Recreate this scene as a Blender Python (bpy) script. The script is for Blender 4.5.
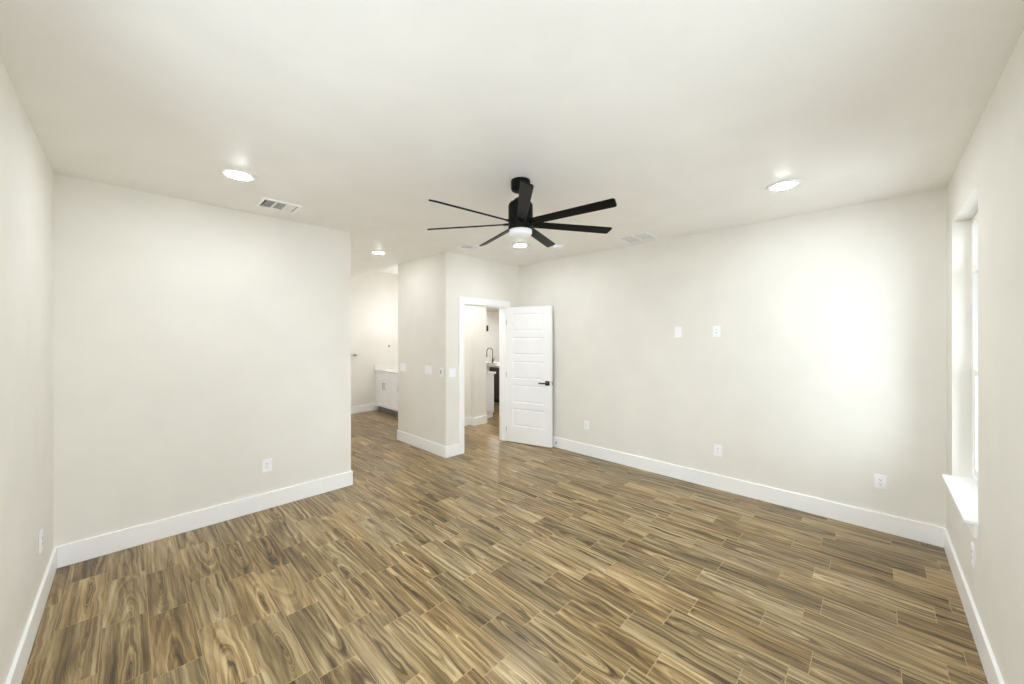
import bpy, bmesh, math, random
from mathutils import Vector, Matrix

# ---------------------------------------------------------------- clearing
for o in list(bpy.data.objects):
    bpy.data.objects.remove(o, do_unlink=True)
SC = bpy.context.scene
COL = SC.collection
PI = math.pi


def lin(r, g, b):
    f = lambda c: (c / 255 / 12.92) if c / 255 <= .04045 else ((c / 255 + .055) / 1.055) ** 2.4
    return (f(r), f(g), f(b), 1)


# ---------------------------------------------------------------- camera, world, exposure
CAM_H = 1.608
YAW = math.radians(44.229)
cd = bpy.data.cameras.new('camera')
cam = bpy.data.objects.new('camera', cd)
COL.objects.link(cam)
cam.location = (0, 0, CAM_H)
cam.rotation_euler = (PI / 2, 0, YAW - PI / 2)
cd.sensor_width = 36
cd.lens = 372.8 / 1024 * 36
cd.shift_y = -(342 - 336.95) / 1024
cd.clip_start = .01
SC.camera = cam

world = bpy.data.worlds.new('daylight')
SC.world = world
world.use_nodes = True
bg = world.node_tree.nodes['Background']
SKY, GROUND = 5.5, 3.5                # bright overcast sky above, sunlit pale ground below
wt = world.node_tree
wc = wt.nodes.new('ShaderNodeTexCoord')
wx = wt.nodes.new('ShaderNodeSeparateXYZ')
wr = wt.nodes.new('ShaderNodeMapRange')
wr.inputs['From Min'].default_value = -.06
wr.inputs['From Max'].default_value = .06
wr.inputs['To Min'].default_value = GROUND
wr.inputs['To Max'].default_value = SKY
wt.links.new(wc.outputs['Generated'], wx.inputs[0])
wt.links.new(wx.outputs[2], wr.inputs['Value'])
wt.links.new(wr.outputs[0], bg.inputs['Strength'])
bg.inputs['Color'].default_value = (.925, .985, 1.045, 1)

SC.view_settings.view_transform = 'Standard'
SC.view_settings.look = 'None'
SC.view_settings.gamma = 1
SC.view_settings.use_curve_mapping = False
SC.view_settings.exposure = 0.18
SC.cycles.max_bounces = 16
SC.cycles.diffuse_bounces = 12
SC.cycles.glossy_bounces = 6
SC.cycles.transparent_max_bounces = 12
SC.cycles.use_denoising = True
SC.cycles.sample_clamp_indirect = 6

DOWNLIGHT = 190.0      # emission of the recessed lights of the bedroom
HALL_LIGHT = 90.0
HALLWAY_LIGHT = 300.0
BATH_FILL = 330.0  # strength of the unseen lamp added in the bathroom
KITCHEN_FILL = 850.0  # strength of the unseen lamps added beyond the hallway
VANITY_LIGHT = 36.0
FAN_LIGHT = 0.12


# ---------------------------------------------------------------- materials
class N:
    """small node writer"""
    def __init__(s, name):
        s.m = bpy.data.materials.new(name)
        s.m.use_nodes = True
        s.t = s.m.node_tree
        s.b = s.t.nodes['Principled BSDF']

    def node(s, kind, **kw):
        n = s.t.nodes.new(kind)
        for k, v in kw.items():
            setattr(n, k, v)
        return n

    def put(s, sock, v):
        if v is None:
            return
        if hasattr(v, 'is_output'):
            s.t.links.new(v, sock)
        else:
            sock.default_value = v

    def math(s, op, a, b=None, c=None):
        n = s.node('ShaderNodeMath', operation=op)
        for i, v in enumerate((a, b, c)):
            s.put(n.inputs[i], v)
        return n.outputs[0]

    def vec(s, x=0., y=0., z=0.):
        n = s.node('ShaderNodeCombineXYZ')
        for i, v in enumerate((x, y, z)):
            s.put(n.inputs[i], v)
        return n.outputs[0]

    def noise(s, vec=None, scale=5., detail=2., rough=.5, dim='3D', w=None, out='Fac', dist=0.):
        n = s.node('ShaderNodeTexNoise', noise_dimensions=dim)
        if vec is not None:
            s.put(n.inputs['Vector'], vec)
        if w is not None:
            s.put(n.inputs['W'], w)
        n.inputs['Scale'].default_value = scale
        n.inputs['Detail'].default_value = detail
        n.inputs['Roughness'].default_value = rough
        n.inputs['Distortion'].default_value = dist
        return n.outputs[out]

    def white(s, vec):
        n = s.node('ShaderNodeTexWhiteNoise', noise_dimensions='3D')
        s.put(n.inputs['Vector'], vec)
        return n.outputs['Value'], n.outputs['Color']

    def ramp(s, fac, stops, interp='LINEAR'):
        n = s.node('ShaderNodeValToRGB')
        cr = n.color_ramp
        cr.interpolation = interp
        while len(cr.elements) < len(stops):
            cr.elements.new(.5)
        for e, (p, c) in zip(cr.elements, stops):
            e.position = p
            e.color = c
        s.put(n.inputs['Fac'], fac)
        return n.outputs['Color']

    def mix(s, fac, a, b, mode='MIX'):
        n = s.node('ShaderNodeMix', data_type='RGBA', blend_type=mode)
        s.put(n.inputs['Factor'], fac)
        s.put(n.inputs[6], a)
        s.put(n.inputs[7], b)
        return n.outputs[2]

    def bump(s, h, strength, dist=.001):
        n = s.node('ShaderNodeBump')
        n.inputs['Strength'].default_value = strength
        n.inputs['Distance'].default_value = dist
        s.put(n.inputs['Height'], h)
        s.put(s.b.inputs['Normal'], n.outputs['Normal'])

    def coord(s, which='Object'):
        return s.node('ShaderNodeTexCoord').outputs[which]


def paint(name, col, rough=.5, spec=.5, tex=0., scale=90., metal=0., vary=.02):
    """a painted or moulded surface with a slight unevenness of tone and grain"""
    n = N(name)
    co = n.coord()
    f = n.noise(co, 3.0, 3)
    c2 = tuple(min(1, x * (1 - vary * 2)) for x in col[:3]) + (1,)
    n.put(n.b.inputs['Base Color'], n.ramp(f, [(.3, c2), (.7, col)]))
    n.b.inputs['Roughness'].default_value = rough
    n.b.inputs['Specular IOR Level'].default_value = spec
    n.b.inputs['Metallic'].default_value = metal
    if tex:
        h = n.noise(co, scale, 3, .55)
        n.bump(h, tex, .004)
    return n.m


def glow(name, col, strength):
    n = N(name)
    n.b.inputs['Base Color'].default_value = (.8, .8, .8, 1)
    n.b.inputs['Emission Color'].default_value = col
    n.b.inputs['Emission Strength'].default_value = strength
    n.b.inputs['Roughness'].default_value = .4
    return n.m


def glass_mat():
    n = N('window_glass')
    out = n.t.nodes['Material Output']
    tr = n.node('ShaderNodeBsdfTransparent')
    tr.inputs['Color'].default_value = (.95, .97, .97, 1)
    gl = n.node('ShaderNodeBsdfGlossy')
    gl.inputs['Roughness'].default_value = .02
    fr = n.node('ShaderNodeFresnel')
    fr.inputs['IOR'].default_value = 1.12
    mx = n.node('ShaderNodeMixShader')
    n.t.links.new(fr.outputs[0], mx.inputs[0])
    n.t.links.new(tr.outputs[0], mx.inputs[1])
    n.t.links.new(gl.outputs[0], mx.inputs[2])
    n.t.links.new(mx.outputs[0], out.inputs['Surface'])
    return n.m


def floor_mat():
    """wood-look tiles: 18 cm wide, 55 cm long, three staggered rows, printed cathedral grain"""
    TW, TL = .1815, .5505
    n = N('wood_look_tile')
    sep = n.node('ShaderNodeSeparateXYZ')
    n.t.links.new(n.coord(), sep.inputs[0])
    X, Y = sep.outputs[0], sep.outputs[1]
    m = n.math
    cx = m('DIVIDE', m('ADD', X, .285 + TW * 60), TW)
    ci = m('FLOOR', cx)
    fu = m('FRACT', cx)
    k = m('FLOORED_MODULO', ci, 3.)
    off = m('ADD', .46, m('ADD', m('MULTIPLY', m('COMPARE', k, 1., .1), -.16), m('MULTIPLY', m('COMPARE', k, 2., .1), -.233)))
    cy = m('DIVIDE', m('ADD', m('SUBTRACT', Y, off), TL * 40), TL)
    ri = m('FLOOR', cy)
    fv = m('FRACT', cy)
    r1, rc = n.white(n.vec(ci, ri, 3.7))
    s3 = n.node('ShaderNodeSeparateColor')
    n.t.links.new(rc, s3.inputs[0])
    ra, rb, rd = s3.outputs[0], s3.outputs[1], s3.outputs[2]
    r2, rc2 = n.white(n.vec(ci, ri, 11.3))
    s4 = n.node('ShaderNodeSeparateColor')
    n.t.links.new(rc2, s4.inputs[0])
    re, rf, rg = s4.outputs[0], s4.outputs[1], s4.outputs[2]
    u = m('MULTIPLY', m('SUBTRACT', fu, .5), TW)
    flip = m('SUBTRACT', m('MULTIPLY', m('GREATER_THAN', ra, .35), 2.), 1.)
    v = m('MULTIPLY', m('MULTIPLY', m('SUBTRACT', fv, .5), TL), flip)
    seed = m('MULTIPLY', r1, 57.)
    # slow wander of the grain
    w1 = n.noise(n.vec(m('MULTIPLY', u, 7.), m('MULTIPLY', v, 5.), seed), 1., 2, .5)
    w2 = n.noise(n.vec(m('MULTIPLY', u, 14.), m('MULTIPLY', v, 5.), m('ADD', seed, 20.)), 1., 2, .5)
    w3 = n.noise(n.vec(m('MULTIPLY', u, 50.), m('MULTIPLY', v, 14.), m('ADD', seed, 31.)), 1., 2, .5)
    uu = m('ADD', m('SUBTRACT', u, m('MULTIPLY', m('SUBTRACT', rb, .5), .11)), m('MULTIPLY', m('SUBTRACT', w1, .5), .035))
    uu = m('ADD', uu, m('MULTIPLY', m('SUBTRACT', w3, .5), .004))
    v0 = m('MULTIPLY_ADD', rd, .80, -.55)
    slope = m('MULTIPLY_ADD', re, .09, .045)
    dd = m('ADD', m('MULTIPLY', m('SUBTRACT', v, v0), slope), m('MULTIPLY', m('SUBTRACT', w2, .5), .022))
    rr = m('SQRT', m('ADD', m('MULTIPLY', uu, uu), m('MULTIPLY', dd, dd)))
    # growth rings as uneven bands over the distance from the pith
    band = n.noise(dim='1D', w=m('MULTIPLY_ADD', rr, 150., seed), scale=1., detail=2., rough=.6)
    broad = n.noise(dim='1D', w=m('MULTIPLY_ADD', rr, 52., m('ADD', seed, 4.)), scale=1., detail=1., rough=.5)
    fine = n.noise(n.vec(m('MULTIPLY', uu, 330.), m('MULTIPLY', v, 5.), seed), 1., 3, .6)
    streak = n.noise(n.vec(m('MULTIPLY', m('ADD', m('MULTIPLY', rr, .5), u), 62.), m('MULTIPLY', v, 1.1), m('ADD', seed, 9.)), 1., 3, .55)
    blotch = n.noise(n.vec(m('MULTIPLY', m('ADD', m('MULTIPLY', rr, .6), uu), 30.), m('MULTIPLY', v, 1.8), m('ADD', seed, 44.)), 1., 2, .5, dist=.3)
    mask = m('SUBTRACT', 1.25, m('MULTIPLY', rr, 14.))
    mask = m('MAXIMUM', mask, .35)
    f = m('ADD', m('MULTIPLY', m('MULTIPLY', m('SUBTRACT', band, .5), .70), mask), m('MULTIPLY', m('SUBTRACT', fine, .5), .46))
    f = m('ADD', f, m('MULTIPLY', m('SUBTRACT', broad, .5), .55))
    f = m('ADD', f, m('MULTIPLY', m('SUBTRACT', blotch, .5), .85))
    f = m('ADD', f, m('MULTIPLY', m('SUBTRACT', streak, .5), .75))
    f = m('ADD', f, m('MULTIPLY', m('SUBTRACT', rf, .5), .18))
    # a knot darkens the heart of some boards
    f = m('SUBTRACT', f, m('MULTIPLY', m('MAXIMUM', m('SUBTRACT', 1., m('MULTIPLY', rr, 60.)), 0.), .22))
    f = m('ADD', m('MULTIPLY', f, .84), .535)
    wood = n.ramp(f, [(.17, lin(56, 43, 24)), (.34, lin(93, 74, 45)), (.51, lin(133, 111, 76)), (.66, lin(166, 143, 106)), (.86, lin(199, 179, 143))])
    # a little greyer or yellower from tile to tile
    tone = n.ramp(rg, [(0., lin(236, 239, 238)), (.5, lin(252, 250, 243)), (1., lin(255, 248, 232))])
    wood = n.mix(1., wood, tone, 'MULTIPLY')
    gx = m('LESS_THAN', m('MULTIPLY', m('SUBTRACT', .5, m('ABSOLUTE', m('SUBTRACT', fu, .5))), TW), .0012)
    gy = m('LESS_THAN', m('MULTIPLY', m('SUBTRACT', .5, m('ABSOLUTE', m('SUBTRACT', fv, .5))), TL), .0014)
    g = m('MAXIMUM', gx, gy)
    n.put(n.b.inputs['Base Color'], n.mix(g, wood, lin(178, 153, 115)))
    n.put(n.b.inputs['Roughness'], m('ADD', m('MULTIPLY_ADD', fine, .10, .25), m('MULTIPLY', g, .3)))
    n.b.inputs['Specular IOR Level'].default_value = .45
    n.bump(m('ADD', m('MULTIPLY', g, -1.), m('MULTIPLY', fine, .15)), .25, .001)
    return n.m


M = {}
M['wall'] = paint('wall_paint', lin(235, 232, 225), .62, .35, .16, 75.)
M['ceiling'] = paint('ceiling_paint', lin(245, 243, 239), .42, .5, .2, 60.)
M['trim'] = paint('white_semi_gloss_paint', lin(252, 252, 253), .32, .5)
M['door'] = paint('white_door_paint', lin(249, 249, 251), .36, .5, .02, 40.)
M['floor'] = floor_mat()
M['black'] = paint('matte_black_metal', lin(5, 5, 5), .5, .15, vary=.08)
M['blade'] = paint('black_fan_blade', lin(8, 8, 8), .45, .18, vary=.08)
M['opal'] = glow('opal_fan_lens', lin(250, 250, 255), FAN_LIGHT)
M['plate'] = paint('white_plastic', lin(250, 250, 253), .3, .5)
M['slot'] = paint('dark_slot', lin(60, 58, 56), .6, .3)
M['bronze'] = paint('dark_bronze', lin(70, 66, 58), .35, .5, metal=.6)
M['nickel'] = paint('brushed_nickel', lin(175, 173, 170), .32, .5, metal=.9)
M['vent'] = paint('white_enamel_metal', lin(250, 250, 252), .35, .5)
M['duct'] = paint('dark_duct', lin(70, 70, 72), .8, .2)
M['lens'] = glow('led_lens', lin(243, 251, 255), DOWNLIGHT)
M['lens_hall'] = glow('led_lens_hall', lin(246, 250, 255), HALL_LIGHT)
M['lens_hallway'] = glow('led_lens_hallway', lin(246, 250, 255), HALLWAY_LIGHT)
M['fill_bath'] = glow('fill_lens_bathroom', lin(246, 250, 255), BATH_FILL)
M['fill_kitchen'] = glow('fill_lens_kitchen', lin(246, 250, 255), KITCHEN_FILL)
M['bulb'] = glow('vanity_bulb', lin(246, 250, 255), VANITY_LIGHT)
M['vinyl'] = paint('white_window_vinyl', lin(252, 252, 252), .4, .5)
M['glass'] = glass_mat()
M['cabinet'] = paint('white_cabinet_paint', lin(250, 250, 253), .4, .5)
M['kick'] = paint('cabinet_toe_kick', lin(150, 152, 158), .5, .4)
M['stone'] = paint('pale_quartz', lin(242, 240, 236), .25, .5, vary=.05)
M['steel'] = paint('dark_stainless', lin(78, 70, 62), .36, .5, metal=.4)
M['darksteel'] = paint('black_appliance', lin(38, 33, 30), .35, .5)


# ---------------------------------------------------------------- mesh helpers
class MB:
    """collects solids and links them as ONE mesh object"""
    def __init__(s):
        s.bm = bmesh.new()

    def _merge(s, b, mat=None):
        if mat is not None:
            b.transform(mat)
        me = bpy.data.meshes.new('tmp')
        b.to_mesh(me)
        b.free()
        s.bm.from_mesh(me)
        bpy.data.meshes.remove(me)

    def box(s, x0, x1, y0, y1, z0, z1, bev=0., seg=2, mat=None):
        b = bmesh.new()
        bmesh.ops.create_cube(b, size=1)
        b.transform(Matrix.Translation(((x0 + x1) / 2, (y0 + y1) / 2, (z0 + z1) / 2)) @ Matrix.Diagonal((x1 - x0, y1 - y0, z1 - z0, 1)))
        if bev:
            bmesh.ops.bevel(b, geom=b.edges[:], offset=bev, segments=seg, profile=.5, affect='EDGES')
        s._merge(b, mat)
        return s

    def lathe(s, prof, n=32, mat=None):
        """prof: list of (radius, z) from one end to the other, about the z axis"""
        b = bmesh.new()
        rings = []
        for r, z in prof:
            if r < 1e-6:
                rings.append([b.verts.new((0, 0, z))])
            else:
                rings.append([b.verts.new((r * math.cos(2 * PI * i / n), r * math.sin(2 * PI * i / n), z)) for i in range(n)])
        for a, c in zip(rings, rings[1:]):
            for i in range(n):
                j = (i + 1) % n
                if len(a) == 1 and len(c) == 1:
                    continue
                if len(a) == 1:
                    b.faces.new((a[0], c[i], c[j]))
                elif len(c) == 1:
                    b.faces.new((a[i], a[j], c[0]))
                else:
                    b.faces.new((a[i], a[j], c[j], c[i]))
        bmesh.ops.recalc_face_normals(b, faces=b.faces[:])
        for f in b.faces:
            f.smooth = True
        s._merge(b, mat)
        return s

    def tube(s, pts, r, n=12, mat=None):
        b = bmesh.new()
        pts = [Vector(p) for p in pts]
        rings = []
        for i, p in enumerate(pts):
            d = (pts[min(i + 1, len(pts) - 1)] - pts[max(i - 1, 0)]).normalized()
            a = d.orthogonal().normalized() if i == 0 else (a - d * a.dot(d)).normalized()
            c = d.cross(a)
            rr = r[i] if isinstance(r, (list, tuple)) else r
            rings.append([b.verts.new(p + (a * math.cos(2 * PI * k / n) + c * math.sin(2 * PI * k / n)) * rr) for k in range(n)])
        for A, B in zip(rings, rings[1:]):
            for i in range(n):
                j = (i + 1) % n
                b.faces.new((A[i], A[j], B[j], B[i])).smooth = True
        b.faces.new(rings[0][::-1])
        b.faces.new(rings[-1])
        bmesh.ops.recalc_face_normals(b, faces=b.faces[:])
        s._merge(b, mat)
        return s

    def prism(s, poly, y0, y1, mat=None):
        """poly: (x, z) outline pulled along y"""
        b = bmesh.new()
        A = [b.verts.new((x, y0, z)) for x, z in poly]
        B = [b.verts.new((x, y1, z)) for x, z in poly]
        b.faces.new(A)
        b.faces.new(B[::-1])
        for i in range(len(poly)):
            j = (i + 1) % len(poly)
            b.faces.new((A[i], B[i], B[j], A[j]))
        bmesh.ops.recalc_face_normals(b, faces=b.faces[:])
        s._merge(b, mat)
        return s

    def panels(s, w, h, rects, y, sign, prof):
        """a face of width w, height h in the plane y (normal sign*y) with moulded panels at rects;
        prof: (inset, depth) steps going into each panel"""
        b = bmesh.new()
        V = lambda x, z, d=0: b.verts.new((x, y - sign * d, z))
        xs = sorted({0, w} | {r[0] for r in rects} | {r[1] for r in rects})
        zs = sorted({0, h} | {r[2] for r in rects} | {r[3] for r in rects})
        for i in range(len(xs) - 1):
            for j in range(len(zs) - 1):
                c = ((xs[i] + xs[i + 1]) / 2, (zs[j] + zs[j + 1]) / 2)
                if any(r[0] < c[0] < r[1] and r[2] < c[1] < r[3] for r in rects):
                    continue
                b.faces.new((V(xs[i], zs[j]), V(xs[i + 1], zs[j]), V(xs[i + 1], zs[j + 1]), V(xs[i], zs[j + 1])))
        for x0, x1, z0, z1 in rects:
            loop = [V(x0, z0), V(x1, z0), V(x1, z1), V(x0, z1)]
            for ins, dep in prof:
                nxt = [V(x0 + ins, z0 + ins, dep), V(x1 - ins, z0 + ins, dep), V(x1 - ins, z1 - ins, dep), V(x0 + ins, z1 - ins, dep)]
                for i in range(4):
                    b.faces.new((loop[i], loop[(i + 1) % 4], nxt[(i + 1) % 4], nxt[i]))
                loop = nxt
            b.faces.new(loop)
        bmesh.ops.remove_doubles(b, verts=b.verts[:], dist=1e-5)
        for f in b.faces:
            f.normal_update()
        bmesh.ops.recalc_face_normals(b, faces=b.faces[:])
        b.faces.ensure_lookup_table()
        if sum(f.normal.y * f.calc_area() for f in b.faces) * sign < 0:
            bmesh.ops.reverse_faces(b, faces=b.faces[:])
        s._merge(b)
        return s

    def xf(s, mat):
        s.bm.transform(mat)
        return s

    def build(s, name, mat, parent=None):
        me = bpy.data.meshes.new(name)
        s.bm.to_mesh(me)
        s.bm.free()
        me.materials.append(mat)
        o = bpy.data.objects.new(name, me)
        COL.objects.link(o)
        if parent is not None:
            o.parent = parent
        return o


def tag(o, label, cat, group=None, kind=None):
    o['label'] = label
    o['category'] = cat
    if group:
        o['group'] = group
    if kind:
        o['kind'] = kind
    return o


def thing(name, label, cat, loc=(0, 0, 0), rot=(0, 0, 0), group=None, kind=None):
    o = bpy.data.objects.new(name, None)
    o.empty_display_size = .1
    COL.objects.link(o)
    o.location = loc
    o.rotation_euler = rot
    return tag(o, label, cat, group, kind)


def copy_thing(src, loc, rot, label, group=None):
    r = src.copy()
    COL.objects.link(r)
    r.location = loc
    r.rotation_euler = rot
    r['label'] = label
    if group:
        r['group'] = group
    for ch in list(src.children):
        c = ch.copy()
        COL.objects.link(c)
        c.parent = r
        for g in list(ch.children):
            d = g.copy()
            COL.objects.link(d)
            d.parent = c
    return r


def struct(name, mb, mat, label, cat):
    o = mb.build(name, mat)
    return tag(o, label, cat, kind='structure')


# ---------------------------------------------------------------- room shell
H = 2.743
T = .12
XL, YA, XA = -.365, 4.082, 1.683          # left wall, far wall and its end
XB, YR = 4.344, -.392                     # right wall, window wall
XW, YD, YW = 2.939, 4.087, 5.350          # switch wall, door wall, end of the switch wall
YBK, HB = 7.848, 3.05                     # back wall and ceiling of the bathroom
OX0, OX1, OZ = 3.243, 4.050, 2.062        # clear door opening
FX, FY = 13.0, 12.1                       # far limits of the rooms beyond the door
WX0, WX1, WZ0, WZ1 = 3.142, 4.071, .63, 2.425   # window opening
WR = [(WX0, WX1), (.160, 1.960)]         # the seen window, then one added for fill daylight
WK = [(6.4, 8.4), (9.2, 11.2)]             # windows added on the kitchen side for daylight, out of view
WL = (.40, 2.13)                          # window added to the left wall for fill daylight

struct('floor', MB().box(XL - .17, FX + T, YR - .17, FY + T, -.1, 0), M['floor'],
       'brown wood-look tile floor running through the whole place', 'floor')

c = MB()
c.box(XL - .17, FX + T, YR - .17, YW, H, H + .1)
c.box(XL - T, XW, YW, YBK + T, H, H + .1)
c.box(XB + T, FX + T, YW, FY + T, H, H + .1)
c.box(XW, XB + T, YBK + T, FY + T, H, H + .1)
struct('ceiling', c, M['ceiling'], 'off-white lightly textured ceiling', 'ceiling')
c = MB()
c.box(XW - .05, XB + T, YW - .05, YBK + T, HB, HB + .1)
c.box(XW - .1, XW, YW, YBK, H + .1, HB)
c.box(XW, XB + T, YW - .1, YW, H + .1, HB)
struct('ceiling_bathroom', c, M['ceiling'], 'raised off-white ceiling above the bathroom vanity', 'ceiling')

c = MB()
c.box(XL - .16, XL, YR - .16, WL[0], 0, H)
c.box(XL - .16, XL, WL[1], YA + T, 0, H)
c.box(XL - .16, XL, WL[0], WL[1], 0, WZ0 - .018)
c.box(XL - .16, XL, WL[0], WL[1], WZ1, H)
struct('wall_left', c, M['wall'], 'cream wall at the left edge with one outlet', 'wall')
c = MB().box(XL, XA, YA, YA + T, 0, H)
c.box(XA - T, XA, YA + T, YBK, 0, H)
struct('wall_far', c, M['wall'], 'wide blank cream wall ending at the bathroom passage', 'wall')
struct('wall_right', MB().box(XB, XB + T, YR - .17, YD, 0, H), M['wall'], 'long cream wall behind the open door with four plates', 'wall')
c = MB()
xs = sorted(v for w in WR for v in w)
for a0, a1 in ((XL, xs[0]), (xs[1], xs[2]), (xs[3], XB)):
    c.box(a0, a1, YR - .16, YR, 0, H)
for a0, a1 in WR:
    c.box(a0, a1, YR - .16, YR, 0, WZ0 - .018)
    c.box(a0, a1, YR - .16, YR, WZ1, H)
struct('wall_window', c, M['wall'], 'cream wall at the right edge around the tall window', 'wall')
struct('wall_switch', MB().box(XW, XW + T, YD, YW, 0, H), M['wall'], 'short cream wall with switch plates left of the door wall', 'wall')
c = MB()
c.box(XW + T, OX0 - .02, YD, YD + T, 0, H)
c.box(OX1 + .02, WK[0][0], YD, YD + T, 0, H)
c.box(WK[0][1], WK[1][0], YD, YD + T, 0, H)
c.box(WK[1][1], FX + T, YD, YD + T, 0, H)
for a0, a1 in WK:
    c.box(a0, a1, YD, YD + T, 0, WZ0 - .018)
    c.box(a0, a1, YD, YD + T, WZ1, H)
c.box(OX0 - .02, OX1 + .02, YD, YD + T, OZ + .02, H)
struct('wall_door', c, M['wall'], 'narrow cream wall around the open doorway', 'wall')
c = MB().box(XW + T, XB + .01, YW - .045, YW + .075, 0, H)
c.box(XB + .01, 4.650, YW - .155, YW + .075, 0, H)
struct('wall_hallway', c, M['wall'], 'bright hallway wall seen through the doorway', 'wall')
struct('wall_vanity', MB().box(XB, XB + T, YW, FY, 0, HB), M['wall'], 'wall the bathroom vanity stands against', 'wall')
struct('wall_bathroom', MB().box(XA - T, XB, YBK, YBK + T, 0, HB), M['wall'], 'cream bathroom back wall with towel bar', 'wall')
c = MB().box(XB, FX + T, FY, FY + T, 0, H)
c.box(FX, FX + T, YD + T, FY, 0, H)
struct('wall_beyond', c, M['wall'], 'distant cream wall behind the kitchen tap', 'wall')


def board(name, runs, label, h=.152, t=.016):
    """baseboard runs: (x0, x1, y0, y1) strips, top edge eased"""
    c = MB()
    for x0, x1, y0, y1 in runs:
        c.box(x0, x1, y0, y1, 0, h, .004, 2)
    return struct(name, c, M['trim'], label, 'baseboard')


b = .016
board('baseboard_left', [(XL, XL + b, YR, YA)], 'white baseboard along the left wall')
board('baseboard_far', [(XL + b, XA + b, YA - b, YA), (XA, XA + b, YA, YBK)], 'white baseboard under the blank far wall')
board('baseboard_right', [(XB - b, XB, YR, YD)], 'white baseboard along the long right wall')
board('baseboard_window', [(XL + b, XB - b, YR, YR + b)], 'white baseboard under the window')
board('baseboard_switch', [(XW - b, XW, YD - b, YW + b), (XW - b, XW + T + b, YW, YW + b), (XW, 3.15, YD - b, YD)],
      'white baseboard wrapping the corner below the switches')
board('baseboard_door', [(4.145, XB - b, YD - b, YD)], 'white baseboard behind the open door')
board('baseboard_hallway', [(XW + T, XB + .01, YW - .045 - b, YW - .045), (XB + .01 - b, XB + .01, YW - .155 - b, YW - .045),
                            (XB + .01, 4.650 + b, YW - .155 - b, YW - .155), (4.650, 4.650 + b, YW - .155, YW)],
      'white baseboard of the hallway beyond the door')
board('baseboard_bathroom', [(XA + b, 3.83, YBK - b, YBK)], 'white baseboard in the bathroom left of the vanity')
board('baseboard_beyond', [(XB + T, FX, FY - b, FY)], 'white baseboard of the far kitchen wall')

# door lining and casing
c = MB()
c.box(OX0 - .02, OX0, YD, YD + T, 0, OZ + .02)
c.box(OX1, OX1 + .02, YD, YD + T, 0, OZ + .02)
c.box(OX0, OX1, YD, YD + T, OZ, OZ + .02)
c.box(OX0, OX0 + .005, YD + .05, YD + .085, 0, OZ)          # door stop strips
c.box(OX1 - .005, OX1, YD + .05, YD + .085, 0, OZ)
c.box(OX0 + .005, OX1 - .005, YD + .05, YD + .085, OZ - .010, OZ)
struct('trim_1', c, M['trim'], 'white door jamb lining the open doorway', 'door frame')
c = MB()
for y0, y1 in ((YD - .018, YD), (YD + T, YD + T + .018)):
    c.box(OX0 - .094, OX0 - .005, y0, y1, 0, OZ + .005, .003)
    c.box(OX1 + .005, OX1 + .094, y0, y1, 0, OZ + .005, .003)
    c.box(OX0 - .094, OX1 + .094, y0, y1, OZ + .005, OZ + .098, .003)
struct('trim_2', c, M['trim'], 'flat white casing around the open doorway', 'door casing')

# ---------------------------------------------------------------- the open door
DW, DH, DT = .748, 2.050, .035
door = thing('door_1', 'white five-panel interior door standing open against the wall', 'door',
             (4.046, 4.056, .012), (0, 0, math.atan2(-.745, .200)), kind='structure')
c = MB()
rects = []
z = .245
for i in range(5):
    rects.append((.104, DW - .118, z, z + .271))
    z += .271 + .087
prof = [(.010, .0065), (.016, .0075), (.030, .002), (.033, .002)]
c.panels(DW, DH, rects, 0, -1, prof)
c.panels(DW, DH, rects, DT, 1, prof)
bmx = bmesh.new()
vv = [bmx.verts.new(p) for p in ((0, 0, 0), (DW, 0, 0), (DW, DT, 0), (0, DT, 0), (0, 0, DH), (DW, 0, DH), (DW, DT, DH), (0, DT, DH))]
for f in ((0, 3, 2, 1), (4, 5, 6, 7), (1, 2, 6, 5), (0, 4, 7, 3)):
    bmx.faces.new([vv[i] for i in f])
c._merge(bmx)
c.build('door_panel', M['door'], door)
HZ = .925
for sgn, y in ((-1, 0), (1, DT)):
    hd = MB()
    hd.box(DW - .095, DW - .030, min(y, y + sgn * .009), max(y, y + sgn * .009), HZ - .0325, HZ + .0325, .002)
    hd = hd.build('door_handle', M['bronze'], door)
    hd['label'] = 'dark bronze lever handle on a square plate'
    lv = MB().lathe([(0, 0), (.011, 0), (.011, .045), (0, .045)], 16,
                    Matrix.Translation((DW - .0625, y + sgn * .009, HZ)) @ Matrix.Rotation(-sgn * PI / 2, 4, 'X'))
    ya, yb = sorted((y + sgn * .043, y + sgn * .056))
    lv.box(DW - .185, DW - .052, ya, yb, HZ - .009, HZ + .009, .003)
    lv.build('lever', M['bronze'], hd)
lt = MB().box(DW - .0005, DW + .002, .005, .030, HZ - .028, HZ + .028, .0008)
lt.box(DW, DW + .010, .011, .024, HZ - .010, HZ + .010, .003)
lt = lt.build('latch', M['nickel'], door)
lt['label'] = 'small metal latch plate in the door edge'
for hz in (.19, 1.02, 1.82):
    h = MB().lathe([(0, hz - .040), (.0045, hz - .040), (.0045, hz + .040), (0, hz + .040)], 12, Matrix.Translation((-.005, .002, 0)))
    h.box(-.001, .001, .002, .030, hz - .045, hz + .045)
    h.build('hinge', M['nickel'], door)

# spring door stop on the baseboard behind the door
ds = thing('door_stop', 'small white door stop on the baseboard beside the open door', 'door stop', (XB - b, 3.315, .075), (0, -PI / 2, 0))
MB().lathe([(0, 0), (.016, 0), (.016, .004), (.006, .008), (.006, .045), (0, .045)], 16).build('stem', M['nickel'], ds)
MB().lathe([(.0, .045), (.011, .045), (.011, .060), (.008, .064), (0, .064)], 16).build('rubber_tip', M['plate'], ds)

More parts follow.
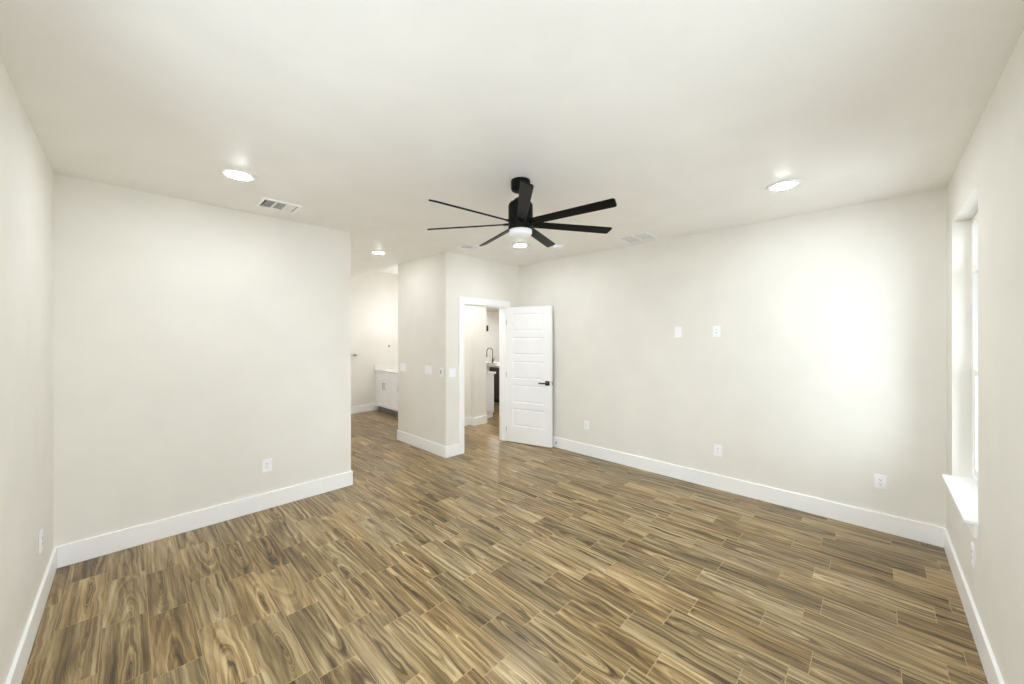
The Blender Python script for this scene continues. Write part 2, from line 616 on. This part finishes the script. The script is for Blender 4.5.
# ---------------------------------------------------------------- window
def make_window(name, label, W, loc, rz):
    """local frame: the opening runs 0..W along x, the wall face is y = 0, the room is at +y"""
    win = thing(name, label, 'window', loc, (0, 0, rz), kind='structure')
    yf0, yf1 = -.150, -.088
    fw = .045
    c = MB()
    c.box(0, fw, yf0, yf1, WZ0, WZ1, .003)
    c.box(W - fw, W, yf0, yf1, WZ0, WZ1, .003)
    c.box(fw, W - fw, yf0, yf1, WZ0, WZ0 + .05, .003)
    c.box(fw, W - fw, yf0, yf1, WZ1 - fw, WZ1, .003)
    c.box(fw, W - fw, yf0, yf1, 2.045, 2.095, .003)
    c.build('window_frame', M['vinyl'], win)

    def sash(name, z0, z1, y0, y1, s=.038):
        c = MB()
        xa, xb = fw, W - fw
        c.box(xa, xa + s, y0, y1, z0, z1, .002)
        c.box(xb - s, xb, y0, y1, z0, z1, .002)
        c.box(xa + s, xb - s, y0, y1, z0, z0 + s, .002)
        c.box(xa + s, xb - s, y0, y1, z1 - s, z1, .002)
        o = c.build(name, M['vinyl'], win)
        g = MB().box(xa + s, xb - s, (y0 + y1) / 2 - .002, (y0 + y1) / 2 + .002, z0 + s, z1 - s)
        g.build('glass_pane', M['glass'], o)
        return o

    low = sash('lower_sash', WZ0 + .05, 1.385, -.122, -.094)
    sash('upper_sash', 1.345, 2.045, -.148, -.124)
    sash('transom_sash', 2.095, WZ1 - fw, -.140, -.110, .02)
    c = MB().box(W / 2 - .03, W / 2 + .03, -.112, -.095, 1.385, 1.395, .002)
    c.lathe([(0, 1.395), (.012, 1.395), (.010, 1.404), (0, 1.404)], 14, Matrix.Translation((W / 2, -.104, 0)))
    c.build('sash_lock', M['nickel'], low)
    c = MB().box(-.026, W - .012, 0, .050, WZ0 - .018, WZ0, .004)
    c.box(0, W, -.09, .002, WZ0 - .018, WZ0)
    c.build('window_sill', M['trim'], win)
    MB().box(-.010, W - .03, 0, .016, .538, WZ0 - .018, .003).build('window_apron', M['trim'], win)


make_window('window_1', 'tall narrow white window with a deep sill in the right-hand wall', WX1 - WX0, (WX0, YR, 0), 0)
make_window('window_2', 'added wide white window in the window wall, unseen, for fill daylight', WR[1][1] - WR[1][0], (WR[1][0], YR, 0), 0)  # added out of view to even out the bedroom daylight
make_window('window_3', 'added wide white window in the left wall, unseen, for fill daylight', WL[1] - WL[0], (XL, WL[1], 0), -PI / 2)  # also added out of view, daylight towards the right wall
for i, (a0, a1) in enumerate(WK):  # added hidden windows that bring daylight into the kitchen side
    make_window('window_%d' % (4 + i), 'added wide white kitchen window for fill daylight, hidden behind the doorway wall, ' + ('nearer' if i == 0 else 'farther') + ' of the two',
                a1 - a0, (a0, YD + T, 0), 0)

# ---------------------------------------------------------------- ceiling fan
FCX, FCY = 1.985, 1.845
fan = thing('ceiling_fan', 'black seven-blade ceiling fan with a white light, hanging in mid-room', 'ceiling fan', (FCX, FCY, H))
MB().lathe([(0, 0), (.068, 0), (.070, -.004), (.070, -.058), (.064, -.072), (.045, -.080), (.022, -.082), (0, -.082)], 40).build('canopy', M['black'], fan)
MB().lathe([(0, -.07), (.0135, -.07), (.0135, -.122), (.026, -.125), (.028, -.142), (0, -.142)], 24).build('downrod', M['black'], fan)
MB().lathe([(0, -.130), (.036, -.130), (.046, -.136), (.058, -.152), (.078, -.162), (.088, -.178), (.089, -.192), (.089, -.348), (.084, -.360), (0, -.360)], 48).build('motor_housing', M['black'], fan)
MB().lathe([(0, -.358), (.082, -.358), (.082, -.382), (.078, -.393), (.064, -.400), (.035, -.404), (0, -.405)], 48).build('light_lens', M['opal'], fan)['label'] = 'round white light lens'
PITCH = math.radians(19)
for i in range(7):
    a = math.radians(20) + i * 2 * PI / 7
    c = MB()
    # blade: flat board, slightly wider outwards, eased edges
    w0, w1, r0, r1, th = .033, .039, .082, .722, .0045
    poly = [(r0, -w0), (r1 - .012, -w1), (r1, -w1 + .010), (r1 - .010, w1 - .008), (r1 - .020, w1), (r0, w0)]
    bb = bmesh.new()
    up = [bb.verts.new((x, y, th)) for x, y in poly]
    dn = [bb.verts.new((x, y, -th)) for x, y in poly]
    bb.faces.new(up)
    bb.faces.new(dn[::-1])
    for k in range(len(poly)):
        j = (k + 1) % len(poly)
        bb.faces.new((up[k], dn[k], dn[j], up[j]))
    bmesh.ops.recalc_face_normals(bb, faces=bb.faces[:])
    bmesh.ops.bevel(bb, geom=bb.edges[:], offset=.0015, segments=1, affect='EDGES')
    c._merge(bb)
    c.xf(Matrix.Translation((0, 0, -.312)) @ Matrix.Rotation(a, 4, 'Z') @ Matrix.Rotation(-PITCH, 4, 'X'))
    bl = c.build('blade', M['blade'], fan)
    k = MB().box(.060, .125, -.022, .022, -.008, .008, .003)
    k.xf(Matrix.Translation((0, 0, -.312)) @ Matrix.Rotation(a, 4, 'Z') @ Matrix.Rotation(-PITCH, 4, 'X'))
    k.build('blade_iron', M['black'], bl)


# ---------------------------------------------------------------- ceiling lights
def downlight(label, x, y, lens, group):
    t = thing('recessed_light', label, 'ceiling light', (x, y, H), group=group)
    MB().lathe([(.070, 0), (.106, 0), (.106, -.004), (.100, -.009), (.074, -.011), (.070, -.007)], 48).build('trim_ring', M['trim'], t)
    MB().lathe([(0, -.020), (.035, -.0185), (.060, -.014), (.071, -.007), (.071, -.001), (0, -.001)], 48).build('light_lens', lens, t)
    return t


G = 'round recessed lights in the bedroom ceiling'
d0 = downlight('round lit ceiling light above the blank far wall, beside the three-part vent', .535, 3.185, M['lens'], G)
copy_thing(d0, (3.41, .49, H), (0, 0, 0), 'round lit ceiling light between the fan and the window wall', G)
copy_thing(d0, (3.371, 3.135, H), (0, 0, 0), 'round lit ceiling light showing just below the fan', G)
copy_thing(d0, (.535, .49, H), (0, 0, 0), 'round ceiling light above the viewer, out of the picture', G)
downlight('small round lit ceiling light in the passage to the bathroom', 2.325, 4.758, M['lens_hall'], 'passage lights')
downlight('added unseen round fill light in the bathroom behind the blank far wall', 2.35, 6.60, M['fill_bath'], 'passage lights')  # added out of view to brighten the bathroom
k0 = downlight('round ceiling light in the hallway beyond the open door', 3.85, 4.72, M['lens_hallway'], 'hallway lights')
downlight('added unseen round fill light farther down the hallway beyond the open door', 5.6, 4.80, M['lens_hallway'], 'hallway lights')  # added hidden lamp, brightens the cabinet end and hallway walls
for x, y in ((7.4, 9.2), (9.6, 8.6), (10.4, 10.6)):  # added hidden lamps that brighten the far room
    downlight('added unseen round fill light in the kitchen beyond the hallway', x, y, M['fill_kitchen'], 'added kitchen fill lights')

sd = thing('smoke_detector', 'round white smoke detector on the ceiling beside a fan blade tip', 'smoke detector', (3.70, 2.80, H))
MB().lathe([(0, 0), (.078, 0), (.078, -.010), (.066, -.013), (0, -.013)], 40).build('base', M['plate'], sd)
MB().lathe([(0, -.013), (.062, -.013), (.060, -.030), (.050, -.040), (.020, -.043), (0, -.043)], 40).build('cover', M['plate'], sd)


# ---------------------------------------------------------------- ceiling vents
def register(label, x0, x1, y0, y1, thirds, group):
    """stamped ceiling register, long side along x; thirds: three louvre banks, else two along y"""
    t = thing('ceiling_vent', label, 'air vent', ((x0 + x1) / 2, (y0 + y1) / 2, H), group=group)
    w, d = (x1 - x0) / 2, (y1 - y0) / 2
    e = .028
    f = MB()
    z0, z1 = -.010, 0
    f.box(-w, w, -d, -d + e, z0, z1, .003)
    f.box(-w, w, d - e, d, z0, z1, .003)
    f.box(-w, -w + e, -d + e, d - e, z0, z1, .003)
    f.box(w - e, w, -d + e, d - e, z0, z1, .003)
    iw, idp = w - e, d - e
    if thirds:
        q = 2 * iw / 3
        for s in (-1, 1):
            f.box(s * q / 2 - .006, s * q / 2 + .006, -idp, idp, -.010, -.002)
    else:
        f.box(-iw, iw, -.007, .007, -.010, -.002)
    f.build('frame', M['vent'], t)
    MB().box(-iw, iw, -idp, idp, -.0012, -.0004).build('duct_opening', M['duct'], t)
    if thirds:
        for bank, tilt in ((-1, -42), (0, 0), (1, 27)):
            s = MB()
            c0 = bank * q
            if bank:
                nv = max(5, round((q - .020) / .0072))
                for i in range(nv):
                    x = c0 - q / 2 + .010 + (q - .020) * (i + .5) / nv
                    s.box(-.0045, .0045, -idp + .002, idp - .002, -.0005, .0005,
                          mat=Matrix.Translation((x, 0, -.0058)) @ Matrix.Rotation(math.radians(tilt), 4, 'Y'))
            else:
                nv = 16
                for i in range(nv):
                    y = -idp + .006 + (2 * idp - .012) * (i + .5) / nv
                    s.box(c0 - q / 2 + .007, c0 + q / 2 - .007, -.0045, .0045, -.0005, .0005,
                          mat=Matrix.Translation((0, y, -.0058)) @ Matrix.Rotation(math.radians(14), 4, 'X'))
            s.build('louvre_bank', M['vent'], t)
    else:
        for bank in (-1, 1):
            s = MB()
            nv = 20
            for i in range(nv):
                x = -iw + .004 + (2 * iw - .008) * (i + .5) / nv
                ya, yb = (-idp, -.007) if bank < 0 else (.007, idp)
                s.box(-.0044, .0044, ya, yb, -.0005, .0005, mat=Matrix.Translation((x, 0, -.0055)) @ Matrix.Rotation(math.radians(-2), 4, 'Y'))
            s.build('louvre_bank', M['vent'], t)
    return t


register('white ceiling vent with three louvre banks above the blank far wall', .753, 1.053, 3.555, 3.812, True, None)
register('white square return grille near the top of the long right wall', 3.885, 4.215, 1.760, 2.130, False, None)
register('small white ceiling vent left of the fan, above the doorway', 2.868, 3.108, 3.560, 3.766, True, None)


# ---------------------------------------------------------------- wall plates
# built facing -y (plate back at y = 0), then turned to its wall
def plate(t, w, h=.118):
    MB().box(-w / 2, w / 2, -.0065, 0, -h / 2, h / 2, .0025).build('cover_plate', M['plate'], t)


def outlet_parts(t):
    plate(t, .076)
    MB().box(-.0165, .0165, -.0085, -.006, -.0335, .0335, .0015).build('receptacle', M['plate'], t)
    rc = t.children[-1]
    for s in (-1, 1):
        c = MB()
        z = s * .0165
        c.box(-.0078, -.0052, -.0090, -.0080, z - .001, z + .008)
        c.box(.0052, .0078, -.0090, -.0080, z - .001, z + .007)
        c.lathe([(0, 0), (.0028, 0), (.0028, .001), (0, .001)], 10, Matrix.Translation((0, -.0080, z - .008)) @ Matrix.Rotation(PI / 2, 4, 'X'))
        c.build('socket_slots', M['slot'], rc)


def rockers(t, n):
    plate(t, .070 + .046 * (n - 1))
    for i in range(n):
        x = (i - (n - 1) / 2) * .046
        r = MB().prism([(-.0165, -.0335), (.0165, -.0335), (.0165, .0335), (-.0165, .0335)], -.0080, -.006)
        r.box(-.0145, .0145, -.0105, -.0075, -.031, .031, .002, mat=Matrix.Rotation(math.radians(3), 4, 'X'))
        r.xf(Matrix.Translation((x, 0, 0)))
        r.build('rocker_switch', M['plate'], t)


FACE = {'B': PI / 2 * -1, 'A': 0, 'D': 0, 'L': PI / 2, 'R': PI, 'W': -PI / 2}
GO = 'duplex wall outlets'
o0 = thing('wall_outlet', 'white outlet low on the blank far wall', 'outlet', (.902, YA, .405), (0, 0, FACE['A']), GO)
outlet_parts(o0)
copy_thing(o0, (XL, 3.520, .405), (0, 0, FACE['L']), 'white outlet seen edge-on low on the left wall', GO)
copy_thing(o0, (XB, 2.810, .408), (0, 0, FACE['B']), 'white outlet low on the right wall nearest the open door', GO)
copy_thing(o0, (XB, 1.189, .408), (0, 0, FACE['B']), 'white outlet low on the right wall, under the two raised plates', GO)
copy_thing(o0, (XB, -.033, .408), (0, 0, FACE['B']), 'white outlet low on the right wall nearest the window corner', GO)
copy_thing(o0, (XB, 1.201, 1.668), (0, 0, FACE['B']), 'white outlet raised at head height beside the blank plate', GO)
copy_thing(o0, (3.250, YR, .405), (0, 0, FACE['R']), 'white outlet seen edge-on under the window sill', GO)

t = thing('blank_wall_plate', 'blank white wall plate at head height on the right wall', 'wall plate', (XB, 1.601, 1.662), (0, 0, FACE['B']))
plate(t, .076)
MB().box(-.0165, .0165, -.0080, -.006, -.0335, .0335, .001).build('blank_insert', M['plate'], t)
t = thing('light_switch', 'white triple switch plate at the bathroom end of the switch wall', 'light switch', (XW, 5.190, 1.140), (0, 0, FACE['W']))
rockers(t, 3)
t = thing('light_switch', 'white triple switch plate in the middle of the switch wall', 'light switch', (XW, 4.502, 1.143), (0, 0, FACE['W']))
rockers(t, 3)
t = thing('light_switch', 'white double switch plate beside the door casing', 'light switch', (3.045, YD, 1.125), (0, 0, FACE['D']))
rockers(t, 2)
t = thing('fan_control', 'white wall control with a dark display near the wall corner', 'fan control', (XW, 4.178, 1.132), (0, 0, FACE['W']))
plate(t, .076)
MB().box(-.020, .020, -.014, -.006, -.042, .042, .003).build('remote', M['plate'], t)
rm = t.children[-1]
MB().box(-.012, .003, -.0150, -.0138, -.020, .034, .0004).build('display', M['slot'], rm)['label'] = 'dark display strip'

# ---------------------------------------------------------------- bathroom
# vanity against the wall x = XB, fronts facing -x, left end at the back wall
VX = 3.765
van = thing('vanity_cabinet', 'white shaker bathroom vanity cabinet seen through the passage', 'cabinet', (VX, YBK, 0))
# local: x from 0 (front) to depth, y from 0 (back wall) to negative
VD, VL = XB - VX, 1.90
MB().box(.020, VD - .02, -VL, -.004, .105, .865).build('cabinet_body', M['cabinet'], van)
MB().box(.075, .090, -VL, -.004, 0, .105).build('toe_kick', M['kick'], van)


def shaker(name, ya, yb, z0, z1, rail=.055):
    """a framed front in the plane x = 0..0.02"""
    w, h = abs(yb - ya), z1 - z0
    c = MB().panels(w, h, [(rail, w - rail, rail, h - rail)] if h > .15 else [(rail * .7, w - rail * .7, .038, h - .038)], 0, -1, [(.003, .009)])
    c.box(0, w, .0095, .020, 0, h)
    bb = bmesh.new()
    v = [bb.verts.new(p) for p in ((0, 0, 0), (w, 0, 0), (w, 0, h), (0, 0, h), (0, .0095, 0), (w, .0095, 0), (w, .0095, h), (0, .0095, h))]
    for f in ((0, 1, 5, 4), (1, 2, 6, 5), (2, 3, 7, 6), (3, 0, 4, 7)):
        bb.faces.new([v[i] for i in f])
    c._merge(bb)
    # local panel x runs along -y of the vanity, panel -y faces -x
    c.xf(Matrix.Translation((0, max(ya, yb), z0)) @ Matrix(((0, 1, 0, 0), (-1, 0, 0, 0), (0, 0, 1, 0), (0, 0, 0, 1))))
    return c.build(name, M['cabinet'], van)


def pull(parent, y, z0, z1):
    c = MB().tube([(-.001, y, z0 + .012), (-.028, y, z0 + .012)], .005, 8)
    c.tube([(-.001, y, z1 - .012), (-.028, y, z1 - .012)], .005, 8)
    c.box(-.034, -.024, y - .006, y + .006, z0, z1, .002)
    c.build('handle', M['nickel'], parent)['label'] = 'brushed nickel bar pull'


e = -.118
for i in range(2):
    ya = e - i * .64
    shaker('drawer_front', ya, ya - .630, .712, .855)
    dl = shaker('door', ya, ya - .312, .118, .700)
    pull(dl, ya - .285, .50, .64)
    dr = shaker('door', ya - .318, ya - .630, .118, .700)
    pull(dr, ya - .345, .50, .64)
MB().box(.0, .020, -.112, -.004, .118, .855).build('filler_strip', M['cabinet'], van)

ct = thing('vanity_countertop', 'pale stone countertop on the bathroom vanity', 'countertop', (VX, YBK, .866))
MB().box(-.025, VD, -VL - .02, -.0005, .0, .030, .003).build('slab', M['stone'], ct)
MB().box(-.020, VD - .021, -.020, -.0005, .030, .135, .003).build('side_splash', M['stone'], ct)
MB().box(VD - .020, VD, -VL - .02, -.0005, .030, .135, .003).build('back_splash', M['stone'], ct)

vl = thing('vanity_light', 'three-globe white glass vanity wall light above the countertop, hidden by the switch wall', 'wall light', (XB, 7.00, 1.98), (0, 0, 0))
MB().box(-.020, 0, -.32, .32, -.045, .045, .004).build('back_plate', M['nickel'], vl)
for k in (-.24, 0, .24):
    s = MB().tube([(-.018, k, -.02), (-.07, k, -.05), (-.10, k, -.05), (-.11, k, -.035)], .007, 8)
    s.lathe([(0, -.045), (.03, -.045), (.034, -.03), (.03, -.025), (0, -.025)], 20, Matrix.Translation((-.11, k, 0)))
    s = s.build('lamp_arm', M['nickel'], vl)
    MB().lathe([(.028, -.026)] + [(.062 * math.cos(a), .03 + .062 * math.sin(a)) for a in [math.radians(-62 + 12 * q) for q in range(12)]] + [(0, .092)], 24,
               Matrix.Translation((-.11, k, 0))).build('glass_globe', M['bulb'], s)

t = thing('towel_ring', 'small towel ring with a metal post on the bathroom wall above the vanity', 'towel ring', (4.085, YBK, 1.405))
MB().lathe([(0, 0), (.026, 0), (.026, .008), (.012, .012), (.012, .05), (0, .05)], 20, Matrix.Rotation(PI / 2, 4, 'X')).build('post', M['nickel'], t)
MB().tube([(.078 * math.sin(2 * PI * k / 40), -.045, -.078 + .078 * math.cos(2 * PI * k / 40)) for k in range(41)], .003, 8).build('ring', M['plate'], t)
t = thing('towel_bar', 'metal towel bar end showing past the far wall edge', 'towel bar', (2.98, YBK, 1.228))
for s in (-1, 1):
    MB().lathe([(0, 0), (.026, 0), (.026, .008), (.012, .012), (.012, .06), (0, .06)], 20, Matrix.Translation((s * .33, 0, 0)) @ Matrix.Rotation(PI / 2, 4, 'X')).build('post', M['nickel'], t)
MB().tube([(-.37, -.055, 0), (.37, -.055, 0)], .009, 12).build('bar', M['nickel'], t)

# ---------------------------------------------------------------- kitchen beyond the hallway
t = thing('base_cabinet', 'white kitchen base cabinet end panel beyond the hallway', 'cabinet', (XB + T, 5.485, 0))
w = 5.113 - (XB + T)
MB().box(0, w - .02, .012, 1.8, .0, .868).build('cabinet_body', M['cabinet'], t)
MB().panels(w, .768, [(.06, w - .06, .07, .70)], 0, -1, [(.003, .005)]).box(0, w, .0055, .0118, 0, .768).xf(Matrix.Translation((0, 0, .1))).build('end_panel', M['cabinet'], t)
for k in range(3):
    y = .02 + k * .6
    d = MB().box(w - .0195, w, y, y + .585, .11, .86, .002).build('door', M['cabinet'], t)
    MB().box(w, w + .03, y + .05, y + .06, .62, .76, .002).build('handle', M['nickel'], d)
t = MB().box(XB + T, 5.145, 5.455, 7.3, .869, .909, .003).build('kitchen_countertop', M['stone'])
tag(t, 'white countertop on the kitchen base cabinet near the doorway', 'countertop')

IX = 6.25
isl = thing('kitchen_island', 'white kitchen island cabinet under the tap, beside the dishwasher', 'kitchen island', (IX, 6.865, 0))
MB().box(.02, .90, .0, 2.0, .10, .868).build('cabinet_body', M['cabinet'], isl)
MB().box(.07, .085, 0, 2.0, 0, .10).build('toe_kick', M['darksteel'], isl)
MB().box(.02, .90, -.70, -.612, .0, .868).build('end_panel', M['cabinet'], isl)
MB().box(.64, .90, -.612, 0, .0, .868).build('rear_panel', M['cabinet'], isl)
for k in range(3):
    d = MB().box(0, .0195, .004 + k * .5, .496 + k * .5, .11, .86, .002).build('door', M['cabinet'], isl)
    MB().box(-.03, 0, .05 + k * .5, .06 + k * .5, .6, .75, .002).build('handle', M['nickel'], d)
dw = thing('dishwasher', 'dark stainless dishwasher under the island countertop', 'dishwasher', (IX, 6.255, 0))
MB().box(.02, .62, .003, .603, .10, .866).build('tub', M['darksteel'], dw)
MB().box(-.012, .0195, .004, .602, .11, .745, .004).build('door', M['steel'], dw)
dd_ = dw.children[-1]
MB().tube([(-.045, .04, .70), (-.045, .565, .70)], .010, 10).tube([(-.012, .06, .70), (-.045, .06, .70)], .007, 8).tube([(-.012, .545, .70), (-.045, .545, .70)], .007, 8).build('handle', M['steel'], dd_)
MB().box(-.012, .0195, .004, .602, .748, .858, .004).build('control_panel', M['steel'], dw)
MB().box(.05, .065, .003, .603, 0, .10).build('kick_plate', M['darksteel'], dw)
# island worktop with an undermount sink cut out
ic = thing('island_countertop', 'white stone countertop of the kitchen island carrying the tap', 'countertop', (IX, 6.865, .869))
c = MB()
x0, x1, y0, y1 = -.03, .93, -.73, 2.03
sx0, sx1, sy0, sy1 = .10, .47, .10, .86
c.box(x0, sx0, y0, y1, 0, .04)
c.box(sx1, x1, y0, y1, 0, .04)
c.box(sx0, sx1, y0, sy0, 0, .04)
c.box(sx0, sx1, sy1, y1, 0, .04)
c.build('slab', M['stone'], ic)
fc = thing('kitchen_tap', 'dark metal gooseneck kitchen tap on the island countertop', 'tap', (IX + .55, 7.345, .909))
MB().lathe([(0, 0), (.028, 0), (.028, .006), (.020, .012), (.018, .11), (.014, .13), (0, .13)], 20).build('base', M['bronze'], fc)
pts = [(0, 0, .12), (0, 0, .30)] + [(-.105 + .105 * math.cos(a), 0, .30 + .105 * math.sin(a)) for a in [PI * k / 12 for k in range(1, 12)]] + [(-.21, 0, .29), (-.212, 0, .24)]
MB().tube(pts, .0105, 12).tube([(-.212, 0, .245), (-.213, 0, .17)], .017, 12).build('spout', M['bronze'], fc)
MB().tube([(0, -.015, .075), (0, -.055, .085)], .014, 10).tube([(0, -.050, .085), (.01, -.065, .175)], [.010, .006], 10).build('handle', M['bronze'], fc)

ws = thing('wall_sconce', 'small dark fixture on the distant wall at the doorway edge', 'wall fixture', (10.82, FY, 1.98))
MB().box(-.05, .05, -.02, 0, -.10, .10, .006).build('back_plate', M['bronze'], ws)
MB().lathe([(0, -.12), (.045, -.12), (.050, .10), (.03, .13), (0, .13)], 20, Matrix.Translation((0, -.075, 0))).build('shade', M['darksteel'], ws)
